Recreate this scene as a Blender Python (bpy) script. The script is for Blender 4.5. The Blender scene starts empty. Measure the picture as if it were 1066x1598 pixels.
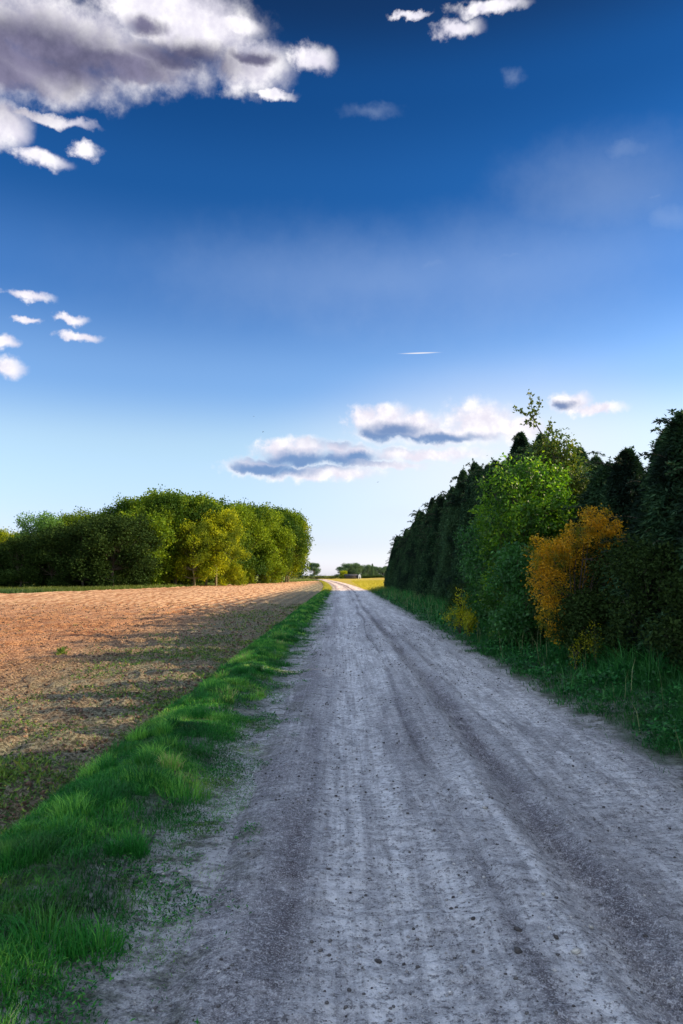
import bpy, math, random
import numpy as np
from mathutils import Vector, Matrix, Euler
R = math.radians
scene = bpy.context.scene
col = scene.collection

# ------------------------------------------------------------------ camera
EYE = 1.70
PITCH = math.atan(99/1150)
cam_d = bpy.data.cameras.new("camera"); cam = bpy.data.objects.new("camera", cam_d); col.objects.link(cam)
cam_d.sensor_fit = 'VERTICAL'; cam_d.sensor_height = 36; cam_d.lens = 1150/1598*36
cam_d.clip_start = 0.05; cam_d.clip_end = 6000
cam.location = (0, 0, EYE); cam.rotation_euler = (R(90)+PITCH, 0, 0)
scene.camera = cam
scene.render.resolution_x = 683; scene.render.resolution_y = 1024

# ------------------------------------------------------------------ light
SUN_EL = 24.0; SUN_AZ = 8.0          # azimuth measured from +X towards +Y
SKY_STRENGTH = 0.085; OVER = 2.3
scene.view_settings.view_transform = 'Standard'; scene.view_settings.look = 'None'
scene.view_settings.gamma = 1; scene.view_settings.exposure = 0.82
sd = bpy.data.lights.new("sun", 'SUN'); so = bpy.data.objects.new("sun", sd); col.objects.link(so)
sd.energy = 5.0; sd.angle = R(0.6); sd.color = (1.0, 0.78, 0.50)
sdir = Vector((math.cos(R(SUN_EL))*math.cos(R(SUN_AZ)), math.cos(R(SUN_EL))*math.sin(R(SUN_AZ)), math.sin(R(SUN_EL))))
so.rotation_euler = sdir.to_track_quat('Z', 'Y').to_euler()

# ------------------------------------------------------------------ world: sky and the clouds far up in it
def sky_dir(px, py):
    """direction in the sky (azimuth from north, elevation) seen at a spot of the photograph"""
    x = (px-533)/1150; u = (799-py)/1150
    c, s = math.cos(PITCH), math.sin(PITCH)
    y = c - u*s; z = s + u*c
    return math.atan2(x, y), math.atan2(z, math.hypot(x, y))

W = bpy.data.worlds.new("World"); scene.world = W; W.use_nodes = True
nt = W.node_tree; nt.nodes.clear()
def N(t, **kw):
    n = nt.nodes.new(t)
    for k, v in kw.items(): setattr(n, k, v)
    return n
def L(a, b): nt.links.new(a, b)
def M(op, a, b=None, c=None, clamp=False):
    n = N('ShaderNodeMath', operation=op); n.use_clamp = clamp
    for i, v in enumerate((a, b, c)):
        if v is None: continue
        if isinstance(v, (int, float)): n.inputs[i].default_value = v
        else: L(v, n.inputs[i])
    return n.outputs[0]
def V(op, a, b=None):
    n = N('ShaderNodeVectorMath', operation=op)
    for i, v in enumerate((a, b)):
        if v is None: continue
        if isinstance(v, tuple): n.inputs[i].default_value = v
        else: L(v, n.inputs[i])
    return n.outputs['Value'] if op == 'LENGTH' else n.outputs[0]
def mixc(f, a, b, bt='MIX'):
    n = N('ShaderNodeMix', data_type='RGBA', blend_type=bt)
    for i, v in ((0, f), (6, a), (7, b)):
        if isinstance(v, (int, float)): n.inputs[i].default_value = v
        elif isinstance(v, tuple): n.inputs[i].default_value = v+(1,)
        else: L(v, n.inputs[i])
    return n.outputs[2]
def smooth(v, lo, hi):
    n = N('ShaderNodeMapRange', interpolation_type='SMOOTHSTEP'); L(v, n.inputs[0])
    n.inputs[1].default_value = lo; n.inputs[2].default_value = hi; return n.outputs[0]
sky = N('ShaderNodeTexSky', sky_type='NISHITA', sun_disc=False)
sky.sun_elevation = R(SUN_EL); sky.sun_rotation = R(90-SUN_AZ)
sky.altitude = 0; sky.air_density = 1.0; sky.dust_density = 0.6; sky.ozone_density = 2.0
geo = N('ShaderNodeTexCoord').outputs['Generated']
sep = N('ShaderNodeSeparateXYZ'); L(geo, sep.inputs[0])
az = M('ARCTAN2', sep.outputs[0], sep.outputs[1])
el = M('ARCSINE', sep.outputs[2])
cmb = N('ShaderNodeCombineXYZ'); L(az, cmb.inputs[0]); L(el, cmb.inputs[1]); P0 = cmb.outputs[0]
n1 = N('ShaderNodeTexNoise', noise_dimensions='3D'); L(geo, n1.inputs['Vector'])
n1.inputs['Scale'].default_value = 9; n1.inputs['Detail'].default_value = 7; n1.inputs['Roughness'].default_value = 0.62
n2 = N('ShaderNodeTexNoise', noise_dimensions='3D'); L(geo, n2.inputs['Vector'])
n2.inputs['Scale'].default_value = 40; n2.inputs['Detail'].default_value = 7; n2.inputs['Roughness'].default_value = 0.6
def warp(amp, n, src):
    w = V('MULTIPLY', V('SUBTRACT', n.outputs['Color'], (.5, .5, .5)), (amp, amp*.6, 0)); return V('ADD', src, w)
PW = warp(0.045, n2, warp(0.045, n1, P0))
def field(blobs, src):
    acc = None
    for (x, y, rx, ry) in blobs:
        a, e = sky_dir(x, y); a1, _ = sky_dir(x+rx, y); _, e1 = sky_dir(x, y-ry)
        l = V('LENGTH', V('MULTIPLY', V('SUBTRACT', src, (a, e, 0)), (1/(a1-a), 1/(e1-e), 0)))
        f = M('SUBTRACT', 1.0, l)
        acc = f if acc is None else M('MAXIMUM', acc, f)
    return acc
BRIGHT = [(90,60,210,86),(200,90,150,52),(-20,80,140,70),(290,45,130,85),(390,105,72,50),(60,110,150,50),(240,10,120,70),(-60,50,140,100),(485,94,36,30),
 (5,192,48,46),(75,182,78,11),(65,247,50,17),(138,234,24,13),(430,150,34,10),(360,40,60,30),
 (712,44,44,18),(765,8,58,15),(640,20,32,7),
 (40,461,44,10),(105,495,34,9),(116,522,42,9),(35,498,26,7),(-5,532,28,14),(6,573,34,16),
 (608,664,66,30),(650,668,60,24),(700,678,56,18),(750,662,72,32),(805,668,50,22),(462,712,70,24),(415,730,60,16),(545,714,60,18),(660,708,110,11),(590,726,90,10),(570,652,34,22),(610,645,34,20),(655,655,30,18),(440,702,34,18),(480,698,36,20),(520,702,34,14),(740,655,60,34),(500,740,110,14),
 (895,628,36,18),(930,638,52,10)]
FAINT = [(1030,303,22,9),(975,240,60,24),(1050,340,50,35),(670,415,80,16),(790,400,60,14),(803,120,16,14),(615,802,50,12),(580,170,40,12),(500,745,170,26),
 (760,670,260,90),(800,430,330,110),(950,300,200,90),(600,440,420,90),(870,700,200,90)]
DARK = [(70,85,170,52),(280,94,90,24),(228,40,24,13),(395,92,38,10),(-20,110,110,55),(170,100,120,30),
 (590,684,80,15),(680,684,70,8),(620,672,40,10),(490,720,96,12),(420,734,66,9),(560,716,34,7),(882,632,18,7)]
hi = M('SUBTRACT', n2.outputs[0], .5)
F0 = field(BRIGHT, PW)
fb = M('ADD', M('MULTIPLY', F0, 2.3), M('MULTIPLY', hi, 2.2))
dens = smooth(fb, -0.50, 1.45)
fd = M('ADD', field(DARK, warp(0.03, n2, warp(0.03, n1, P0))), M('MULTIPLY', hi, 0.15))
dark = M('MULTIPLY', smooth(fd, -0.85, 0.65), smooth(F0, 0.02, 0.40))
ff = M('ADD', field(FAINT, PW), M('MULTIPLY', M('SUBTRACT', n1.outputs[0], .5), 0.8))
faint = M('MULTIPLY', smooth(ff, -0.45, 1.2), 0.19)
glow = M('MULTIPLY', smooth(field([(800,740,520,200)], P0), -0.1, 1.0), 0.75)
trail = smooth(field([(655,551,40,1.5)], P0), 0.0, 0.9)
K = 1/0.15
def lin(*c): return tuple(((v/255)/12.92 if v < 10 else ((v/255+.055)/1.055)**2.4) for v in c)
def kc(c, s=1.0): return tuple(v*K*s for v in c)
# ramp grades the physical sky; its unseen upper stops are brightened for fill
ramp = N('ShaderNodeValToRGB'); L(M('DIVIDE', el, math.pi/2, clamp=True), ramp.inputs[0])
ramp.color_ramp.interpolation = 'EASE'
G = 2.5
for i, (p, c) in enumerate([(0.0,(1.5,1.6,2.5)), (0.03,(1.2,1.2,1.65)), (0.109,(1.45,1.42,1.40)), (0.164,(.88,1.10,1.38)), (0.242,(.36,.70,1.13)),
    (0.315,(.10,.43,.84)), (0.382,(.06,.32,.66)), (0.445,(.055,.18,.36)), (0.56,(.4,.8,1.3)), (0.75,(1.2,1.7,2.4))]):
    e = ramp.color_ramp.elements[i] if i < 2 else ramp.color_ramp.elements.new(p)
    e.position = p; e.color = tuple(v/G for v in c)+(1,)
base = V('MULTIPLY', V('MULTIPLY', sky.outputs[0], ramp.outputs[0]), (G, G, G))
# clouds: sunlit white rims, grey-violet bodies
body = mixc(smooth(n1.outputs[0], .35, .65), kc(lin(92,92,120)), kc(lin(140,136,165)))
lit = mixc(smooth(n2.outputs[0], .35, .7), kc(lin(238,234,248)), kc(lin(255,252,255), 1.12))
low = smooth(el, 0.30, 0.16)
body = mixc(low, body, kc(lin(122,155,203)))
cloud = mixc(dark, lit, body)
c1 = mixc(glow, mixc(faint, base, kc(lin(205,222,248))), kc(lin(246,250,255)))
c2 = mixc(dens, c1, cloud)
c3 = mixc(trail, c2, kc(lin(250,250,255)))
# unseen bright cloud added overhead and behind the camera as fill light
back = M('MAXIMUM', smooth(sep.outputs[1], 0.25, -0.15), smooth(el, 0.85, 1.05))
over = M('MULTIPLY', smooth(n1.outputs[0], .42, .58), back)
c4 = mixc(over, base, kc(lin(230,238,252), OVER))
inwin = M('MULTIPLY', M('MULTIPLY', M('LESS_THAN', M('ABSOLUTE', az), 0.72), M('LESS_THAN', el, 0.80)), M('GREATER_THAN', el, 0.0))
bg1 = N('ShaderNodeBackground'); L(c4, bg1.inputs[0]); bg1.inputs[1].default_value = SKY_STRENGTH
bg2 = N('ShaderNodeBackground'); L(c3, bg2.inputs[0]); bg2.inputs[1].default_value = SKY_STRENGTH
ms = N('ShaderNodeMixShader'); L(inwin, ms.inputs[0]); L(bg1.outputs[0], ms.inputs[1]); L(bg2.outputs[0], ms.inputs[2])
wo = N('ShaderNodeOutputWorld'); L(ms.outputs[0], wo.inputs[0])
W.cycles.sampling_method = 'MANUAL'; W.cycles.sample_map_resolution = 512
# ================================================================== helpers
rs = np.random.RandomState(7)
def _hash(ix, iy, seed):
    h = (ix.astype(np.int64)*374761393 + iy.astype(np.int64)*668265263 + seed*1274126177) & 0xffffffff
    h = ((h ^ (h >> 13))*1274126177) & 0xffffffff
    return ((h ^ (h >> 16)) & 0xffff)/65535.0
def vn(x, y, seed=0):
    x = np.asarray(x, float); y = np.asarray(y, float)
    ix = np.floor(x); iy = np.floor(y); fx = x-ix; fy = y-iy
    fx = fx*fx*(3-2*fx); fy = fy*fy*(3-2*fy)
    a = _hash(ix, iy, seed); b = _hash(ix+1, iy, seed); c = _hash(ix, iy+1, seed); d = _hash(ix+1, iy+1, seed)
    return (a*(1-fx)+b*fx)*(1-fy) + (c*(1-fx)+d*fx)*fy
def fbm(x, y, o=4, seed=0, g=.5):
    s = 0; a = 1; t = 0
    for i in range(o):
        s = s + a*vn(np.asarray(x)*2**i+i*17.3, np.asarray(y)*2**i-i*9.1, seed+i); t += a; a *= g
    return s/t
def bump1(x, c, w): return np.exp(-((x-c)/w)**2)
def sstep(x, a, b):
    t = np.clip((x-a)/(b-a), 0, 1); return t*t*(3-2*t)

def mesh_np(name, verts, faces, mats, attrs=None, smooth=False, midx=None):
    me = bpy.data.meshes.new(name); verts = np.asarray(verts, np.float32); faces = np.asarray(faces, np.int32)
    k = faces.shape[1]
    me.vertices.add(len(verts)); me.vertices.foreach_set('co', verts.ravel())
    me.loops.add(faces.size); me.loops.foreach_set('vertex_index', faces.ravel())
    me.polygons.add(len(faces)); me.polygons.foreach_set('loop_start', np.arange(0, faces.size, k, dtype=np.int32))
    me.polygons.foreach_set('loop_total', np.full(len(faces), k, np.int32))
    for m in (mats if isinstance(mats, (list, tuple)) else [mats]): me.materials.append(m)
    if midx is not None: me.polygons.foreach_set('material_index', np.asarray(midx, np.int32))
    me.update(calc_edges=True)
    if smooth: me.polygons.foreach_set('use_smooth', np.ones(len(faces), bool))
    for an, (dom, dat) in (attrs or {}).items():
        a = me.attributes.new(an, 'FLOAT', dom); a.data.foreach_set('value', np.asarray(dat, np.float32))
    return me
def link(name, me, parent=None, loc=(0,0,0)):
    o = bpy.data.objects.new(name, me); col.objects.link(o); o.location = loc
    if parent: o.parent = parent
    return o
def tag(o, label=None, cat=None, group=None, kind=None):
    for k, v in (('label', label), ('category', cat), ('group', group), ('kind', kind)):
        if v: o[k] = v
    return o
def thing(name, label, cat, loc, rz=0, group=None, scale=1):
    o = bpy.data.objects.new(name, None); col.objects.link(o); o.location = loc; o.rotation_euler = (0,0,rz)
    o.scale = scale if isinstance(scale, tuple) else (scale,)*3; o.empty_display_size = .2
    return tag(o, label, cat, group)
def tubes(paths, sides=7):
    """paths: list of (points (n,3), radii (n)) -> verts, quads"""
    VV, FF, off = [], [], 0
    for pts, rad in paths:
        pts = np.asarray(pts, float); n = len(pts)
        t = np.gradient(pts, axis=0); t /= np.linalg.norm(t, axis=1)[:, None]+1e-9
        ref = np.where(np.abs(t[:, 2:3]) > .9, np.array([[1., 0, 0]]), np.array([[0, 0, 1.]]))
        u = np.cross(t, ref); u /= np.linalg.norm(u, axis=1)[:, None]+1e-9; v = np.cross(t, u)
        a = np.arange(sides)/sides*2*np.pi
        ring = pts[:, None]+np.asarray(rad)[:, None, None]*(np.cos(a)[None, :, None]*u[:, None]+np.sin(a)[None, :, None]*v[:, None])
        VV.append(ring.reshape(-1, 3))
        i = np.arange(n-1)[:, None]*sides; j = np.arange(sides)[None]; j2 = (j+1) % sides
        FF.append(np.stack([i+j, i+j2, i+sides+j2, i+sides+j], -1).reshape(-1, 4)+off); off += n*sides
    return np.concatenate(VV), np.concatenate(FF)
def rdir(n, rng):
    d = rng.normal(size=(n, 3)); return d/np.linalg.norm(d, axis=1)[:, None]
def diamonds(c, d, nrm, ln, wd, fold=.25):
    """leaf quads: base at c, along d, broad across d x nrm, slightly folded"""
    d = d/(np.linalg.norm(d, axis=1)[:, None]+1e-9); s = np.cross(d, nrm); s /= np.linalg.norm(s, axis=1)[:, None]+1e-9
    up = np.cross(s, d); ln = np.broadcast_to(ln, len(c))[:, None]; wd = np.broadcast_to(wd, len(c))[:, None]
    m = c+d*ln*.45
    v = np.stack([c, m+s*wd*.5+up*wd*fold, c+d*ln, m-s*wd*.5+up*wd*fold], 1).reshape(-1, 3)
    return v, np.arange(len(v)).reshape(-1, 4)

# ------------------------------------------------------------------ materials
def newmat(name):
    m = bpy.data.materials.new(name); m.use_nodes = True; t = m.node_tree; t.nodes.clear()
    return m, t
class T:
    def __init__(s, t): s.t = t
    def n(s, ty, **kw):
        x = s.t.nodes.new(ty)
        for k, v in kw.items(): setattr(x, k, v)
        return x
    def l(s, a, b): s.t.links.new(a, b)
    def put(s, inp, v):
        if v is None: return
        if isinstance(v, (int, float)): inp.default_value = v
        elif isinstance(v, tuple): inp.default_value = v+(1,) if len(v) == 3 and inp.type == 'RGBA' else v
        else: s.l(v, inp)
    def noise(s, vec, scale, detail=4, rough=.55, out=0):
        x = s.n('ShaderNodeTexNoise'); s.l(vec, x.inputs['Vector']); x.inputs['Scale'].default_value = scale
        x.inputs['Detail'].default_value = detail; x.inputs['Roughness'].default_value = rough; return x.outputs[out]
    def mix(s, f, a, b, bt='MIX'):
        x = s.n('ShaderNodeMix', data_type='RGBA', blend_type=bt)
        for i, v in ((0, f), (6, a), (7, b)): s.put(x.inputs[i], v)
        return x.outputs[2]
    def m(s, op, a, b=None, clamp=False):
        x = s.n('ShaderNodeMath', operation=op); x.use_clamp = clamp; s.put(x.inputs[0], a); s.put(x.inputs[1], b); return x.outputs[0]
    def mr(s, v, a, b, c=0., d=1.):
        x = s.n('ShaderNodeMapRange', interpolation_type='SMOOTHSTEP'); s.l(v, x.inputs[0])
        for i, q in enumerate((a, b, c, d)): x.inputs[i+1].default_value = q
        return x.outputs[0]
    def pos(s): return s.n('ShaderNodeNewGeometry').outputs['Position']
    def scale(s, vec, sc):
        x = s.n('ShaderNodeVectorMath', operation='MULTIPLY'); s.l(vec, x.inputs[0]); x.inputs[1].default_value = sc; return x.outputs[0]
    def attr(s, nm): return s.n('ShaderNodeAttribute', attribute_name=nm).outputs['Fac']
    def done(s, colr, rough=.9, bumph=None, bstr=.5, bdist=.01, spec=.3, bsdf=None):
        b = s.n('ShaderNodeBsdfPrincipled'); s.put(b.inputs['Base Color'], colr); s.put(b.inputs['Roughness'], rough)
        b.inputs['Specular IOR Level'].default_value = spec
        if bumph is not None:
            q = s.n('ShaderNodeBump'); q.inputs['Strength'].default_value = bstr; q.inputs['Distance'].default_value = bdist
            s.l(bumph, q.inputs['Height']); s.l(q.outputs[0], b.inputs['Normal'])
        o = s.n('ShaderNodeOutputMaterial'); s.l(b.outputs[0], o.inputs[0]); return b
def leafmat(name, cols, trans=.35, rough=.55, patch=0.0, patchcol=None, spec=.3):
    """leaf hue varies leaf by leaf and in broad patches over the crown"""
    m, t = newmat(name); s = T(t)
    tint = s.attr('tint')
    c = s.mix(s.mr(tint, 0, .6), cols[0], cols[1]); c = s.mix(s.mr(tint, .55, 1.0), c, cols[2])
    obj = s.n('ShaderNodeObjectInfo').outputs['Random']
    c = s.mix(s.m('MULTIPLY', obj, .35), c, cols[2])
    if patchcol: c = s.mix(s.mr(s.noise(s.pos(), patch, 2), .45, .65), c, patchcol)
    b = s.n('ShaderNodeBsdfPrincipled'); s.l(c, b.inputs['Base Color']); b.inputs['Roughness'].default_value = rough
    b.inputs['Specular IOR Level'].default_value = spec
    tr = s.n('ShaderNodeBsdfTranslucent'); s.l(s.mix(.5, c, (.9, 1., .15), 'MULTIPLY'), tr.inputs[0])
    s.l(s.mix(1., c, (1.5, 1.5, .6), 'MULTIPLY'), tr.inputs[0])
    x = s.n('ShaderNodeMixShader'); x.inputs[0].default_value = trans; s.l(b.outputs[0], x.inputs[1]); s.l(tr.outputs[0], x.inputs[2])
    o = s.n('ShaderNodeOutputMaterial'); s.l(x.outputs[0], o.inputs[0]); return m
def barkmat(name, a, b):
    m, t = newmat(name); s = T(t); n = s.noise(s.scale(s.pos(), (14, 14, 2.5)), 1.5, 5)
    s.done(s.mix(s.mr(n, .35, .65), a, b), .9, n, .8, .02); return m

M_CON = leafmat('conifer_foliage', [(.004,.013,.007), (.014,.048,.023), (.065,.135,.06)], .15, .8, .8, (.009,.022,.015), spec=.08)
M_PINE = leafmat('pine_foliage', [(.03,.10,.02), (.07,.17,.03), (.14,.26,.04)], .25)
M_GREEN = leafmat('bright_leaves', [(.014,.05,.010), (.08,.22,.016), (.34,.50,.03)], .45, .45, 1.6, (.03,.10,.014))
M_MID = leafmat('mid_green_leaves', [(.008,.045,.014), (.022,.10,.024), (.07,.22,.05)], .35, .45)
M_OAK = leafmat('olive_leaves', [(.03,.07,.012), (.08,.13,.015), (.2,.2,.02)], .3)
M_OR = leafmat('orange_leaves', [(.06,.075,.010), (.46,.23,.010), (.86,.52,.025)], .45, .55, 2.6, (.13,.15,.014))
M_YEL = leafmat('yellow_leaves', [(.06,.10,.01), (.24,.29,.012), (.58,.52,.02)], .45)
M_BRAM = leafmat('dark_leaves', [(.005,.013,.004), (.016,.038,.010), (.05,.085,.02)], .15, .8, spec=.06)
M_GDARK = leafmat('grove_shaded_leaves', [(.004,.013,.003), (.014,.034,.008), (.05,.085,.016)], .12, .8, spec=.06)  # leaf colour darkened to stand in for shade on the grove's left part
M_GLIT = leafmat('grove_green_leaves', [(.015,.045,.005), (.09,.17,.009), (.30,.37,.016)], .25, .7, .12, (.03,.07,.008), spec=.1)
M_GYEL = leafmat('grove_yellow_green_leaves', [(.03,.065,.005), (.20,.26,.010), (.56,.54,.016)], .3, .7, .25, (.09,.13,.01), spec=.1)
M_FAR = leafmat('distant_leaves', [(.03,.08,.055), (.07,.14,.075), (.14,.22,.09)], .2)  # bluish leaf colour stands in for distance haze
M_BARK = barkmat('bark', (.035,.028,.02), (.10,.085,.06))
M_BARKL = barkmat('pale_bark', (.12,.10,.05), (.25,.21,.11))

# grass
def grassmat(name, cols, dry, ripe=.8):
    m, t = newmat(name); s = T(t); tint = s.attr('tint'); h = s.attr('h')
    c = s.mix(s.mr(tint, 0, .55), cols[0], cols[1]); c = s.mix(s.mr(tint, .5, .95), c, cols[2])
    c = s.mix(s.mr(tint, .94, 1.0), c, dry); c = s.mix(s.mr(s.noise(s.pos(), 1.6, 3), .50, .68, 0, .45), c, s.mix(tint, cols[0], (cols[2][0]*1.1, cols[2][1]*.62, cols[2][2]*.35)))
    # far blades turn gold: ripe meadow colour, and painted sunlight on the verge end
    sp = s.n('ShaderNodeSeparateXYZ'); s.l(s.pos(), sp.inputs[0])
    c = s.mix(s.mr(sp.outputs[1], 68, 92, 0, ripe), c, (.50,.42,.03))
    b = s.n('ShaderNodeBsdfPrincipled'); s.l(c, b.inputs['Base Color']); b.inputs['Roughness'].default_value = .5
    b.inputs['Specular IOR Level'].default_value = .25
    tr = s.n('ShaderNodeBsdfTranslucent'); s.l(c, tr.inputs[0])
    x = s.n('ShaderNodeMixShader'); x.inputs[0].default_value = .3; s.l(b.outputs[0], x.inputs[1]); s.l(tr.outputs[0], x.inputs[2])
    o = s.n('ShaderNodeOutputMaterial'); s.l(x.outputs[0], o.inputs[0]); return m
M_GRASS = grassmat('verge_grass', [(.005,.050,.008), (.022,.19,.022), (.21,.52,.06)], (.42,.36,.15))
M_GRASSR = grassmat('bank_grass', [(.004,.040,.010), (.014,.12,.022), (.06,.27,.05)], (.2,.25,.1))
M_WEED = grassmat('field_weeds', [(.03,.08,.015), (.07,.15,.025), (.16,.26,.03)], (.3,.3,.06), .15)
M_GOLD = grassmat('ripe_grass', [(.16,.22,.02), (.36,.36,.04), (.62,.52,.08)], (.7,.55,.2))

# road
def road_mat():
    m, t = newmat('dirt_road'); s = T(t); p = s.pos(); w = s.attr('wear_sheen')
    lng = s.noise(s.scale(p, (7, .55, 1)), 1.0, 6, .62)
    mid = s.noise(p, 2.2, 6, .65); fine = s.noise(p, 30, 5, .75); mid2 = s.noise(s.scale(p, (6, 9, 1)), 1.0, 6, .7); gr = s.noise(p, 110, 3, .7)
    v = s.n('ShaderNodeTexVoronoi'); s.l(p, v.inputs['Vector']); v.inputs['Scale'].default_value = 40
    sp = s.mr(v.outputs['Distance'], .10, .24, 1, 0)
    c = s.mix(w, (.13,.115,.125), (.88,.88,.875))
    c = s.mix(s.mr(lng, .42, .60, .0, .55), c, (.20,.195,.21))
    c = s.mix(s.mr(mid, .48, .66, 0, .45), c, (.70,.70,.71))
    c = s.mix(s.mr(mid2, .40, .56, .5, 0), c, (.13,.12,.125))
    trk = s.noise(s.scale(p, (26, .22, 1)), 1.0, 3, .6); c = s.mix(s.mr(trk, .38, .50, .28, 0), c, (.14,.13,.135)); c = s.mix(s.mr(trk, .56, .68, 0, .14), c, (.86,.86,.87))
    c = s.mix(s.mr(fine, .405, .475, .75, 0), c, (.075,.068,.07)); c = s.mix(s.mr(fine, .56, .62, 0, .45), c, (.9,.9,.92))
    c = s.mix(s.mr(gr, .5, .62, 0, .5), c, (.85,.85,.86))
    c = s.mix(s.m('MULTIPLY', sp, s.mr(fine, .5, .62)), c, (.045,.04,.04))
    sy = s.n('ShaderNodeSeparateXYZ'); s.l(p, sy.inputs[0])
    c = s.mix(s.mr(sy.outputs[1], 76, 92, 0, .7), c, s.mix(w, (.25,.13,.08), (.90,.66,.48)))  # pale peach past the hedge end paints sunlight into the road colour
    ed = s.attr('edge'); c = s.mix(s.m('MULTIPLY', ed, s.mr(mid2, .38, .55, 1, .25)), c, s.mix(s.mr(fine, .4, .6), (.05,.055,.038), (.22,.23,.17)))
    turf = s.attr('turf'); c = s.mix(s.m('MULTIPLY', turf, s.mr(mid, .3, .6, 1, .7)), c, s.mix(s.mr(fine, .4, .6), (.010,.030,.008), (.035,.085,.018)))
    hgt = s.m('ADD', s.m('MULTIPLY', fine, 1.0), s.m('ADD', s.m('MULTIPLY', gr, .5), s.m('MULTIPLY', sp, .6)))
    s.done(c, .62, hgt, 1., .045, .3); return m
def field_mat():
    m, t = newmat('tilled_soil'); s = T(t); p = s.pos(); r = s.attr('ridge')
    n = s.noise(p, 3.5, 6, .65); f = s.noise(p, 22, 5, .7); big = s.noise(p, .35, 4)
    st = s.noise(s.scale(p, (1.2, .15, 1)), 1.6, 4)
    c = s.mix(s.mr(n, .35, .65), (.20,.070,.028), (.56,.26,.105))
    c = s.mix(s.mr(big, .4, .65, 0, .5), c, (.55,.31,.18))
    c = s.mix(s.mr(f, .40, .53, .85, 0), c, (.06,.028,.015)); c = s.mix(s.mr(f, .55, .65, 0, .5), c, (.80,.50,.28))
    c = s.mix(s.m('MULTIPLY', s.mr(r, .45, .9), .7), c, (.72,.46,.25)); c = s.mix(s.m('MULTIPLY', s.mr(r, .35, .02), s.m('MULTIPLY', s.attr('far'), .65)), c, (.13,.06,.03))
    c = s.mix(s.mr(st, .55, .7, 0, .3), c, (.14,.12,.03))
    sx = s.n('ShaderNodeSeparateXYZ'); s.l(p, sx.inputs[0])     # soil turns grey-olive towards the verge
    c = s.mix(s.m('MULTIPLY', s.mr(sx.outputs[0], -8.5, -3.8, 0, .95), s.mr(n, .25, .6, .5, 1)), c, s.mix(s.mr(f, .42, .6), (.06,.062,.04), (.23,.235,.16)))
    s.done(c, .95, s.m('ADD', n, f), 1., .07, .15); return m
def soil_mat(name, a, b, g):
    m, t = newmat(name); s = T(t); p = s.pos(); n = s.noise(p, 5, 6, .65); f = s.noise(p, 40, 5, .7)
    e = s.attr('edge')
    c = s.mix(s.mr(n, .4, .6), a, b); c = s.mix(s.mr(f, .42, .58, .6, 0), c, (.04,.036,.03))
    c = s.mix(s.m('MULTIPLY', e, s.mr(n, .3, .62, 1, .65)), c, g)
    s.done(c, .9, f, .9, .02, .2); return m
def plain_ground():
    m, t = newmat('meadow_ground'); s = T(t); p = s.pos(); n = s.noise(p, .08, 5); f = s.noise(p, 1.2, 5, .7)
    c = s.mix(s.mr(n, .35, .65), (.10,.13,.025), (.26,.25,.04)); c = s.mix(s.mr(f, .4, .6), c, (.16,.18,.03))
    s.done(c, .95, f, 1., .1, .1); return m
M_ROAD = road_mat(); M_FIELD = field_mat(); M_GROUND = plain_ground()
def gold_mat():
    m, t = newmat('golden_meadow'); s = T(t); p = s.pos(); n = s.noise(s.scale(p, (.12, .5, 1)), .5, 5); f = s.noise(p, 3, 5, .7)
    c = s.mix(s.mr(n, .35, .6), (.50,.42,.05), (.36,.20,.05)); c = s.mix(s.mr(n, .55, .7), c, (.62,.60,.12))
    c = s.mix(s.mr(f, .45, .6, 0, .5), c, (.2,.2,.03)); s.done(c, .95, f, 1., .1, .1); return m
M_GOLDG = gold_mat()

# ================================================================== terrain sheets
def road_cx(Y):
    t = np.clip((np.asarray(Y, float)-82)/138, 0, 3); return 1.05 - 4.3*t**1.5
def yrows(y0, y1, k, mn):
    y = [y0]
    while y[-1] < y1: y.append(y[-1]+max(mn, y[-1]*k))
    return np.array(y)
def sheet(name, X, Y, Z, mat, attrs, keep=None, smooth=True):
    ny, nx = X.shape; v = np.stack([X, Y, Z], -1).reshape(-1, 3)
    i = np.arange(ny-1)[:, None]*nx+np.arange(nx-1)[None]
    f = np.stack([i, i+1, i+nx+1, i+nx], -1).reshape(-1, 4)
    if keep is not None: f = f[keep.reshape(-1)[f].all(1)]
    me = mesh_np(name, v, f, mat, {k: ('POINT', a.ravel()) for k, a in attrs.items()}, smooth)
    return tag(link(name, me), kind='structure')
# far ground
g = 3000; me = mesh_np('ground', [(-g,-200,-.35),(g,-200,-.35),(g,5000,-.35),(-g,5000,-.35)], [(0,1,2,3)], M_GROUND)
tag(link('ground', me), kind='structure')

# road
def rut_centre(Y): return 1.30+.10*np.sin(Y*.11)
def road_h(s, Y):
    """height across the track: s is metres east of the camera line"""
    h = .030*bump1(s, .95, .40)-.018*bump1(s, .15, .40)-.020*bump1(s, 2.15, .45)+.012*bump1(s, -.5, .25)
    h = h - .045*bump1(s, rut_centre(Y), .13)+.018*bump1(s, rut_centre(Y)+.24, .07)+.015*bump1(s, rut_centre(Y)-.22, .06) - .022*bump1(s, .80+.05*np.sin(Y*.5), .035)*sstep(fbm(s*0+3, Y*.35, 2, 4), .35, .6)
    h = h + (fbm(s*1.3, Y*.8, 4, 11)-.5)*.05 + (fbm(s*7, Y*8, 4, 21, .6)-.5)*.045
    lug = np.sin(Y*2*np.pi/.115 + 3*np.sign(s-rut_centre(Y))*np.abs(s-rut_centre(Y))/.1)
    h = h + .016*lug*bump1(s, rut_centre(Y), .12)*sstep(fbm(s*0, Y*.5, 2, 5), .3, .55)
    lug2 = np.sin(Y*2*np.pi/.07); h = h+.004*lug2*bump1(s, -.30, .10)+.004*lug2*bump1(s, .52, .09)
    return h
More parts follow.
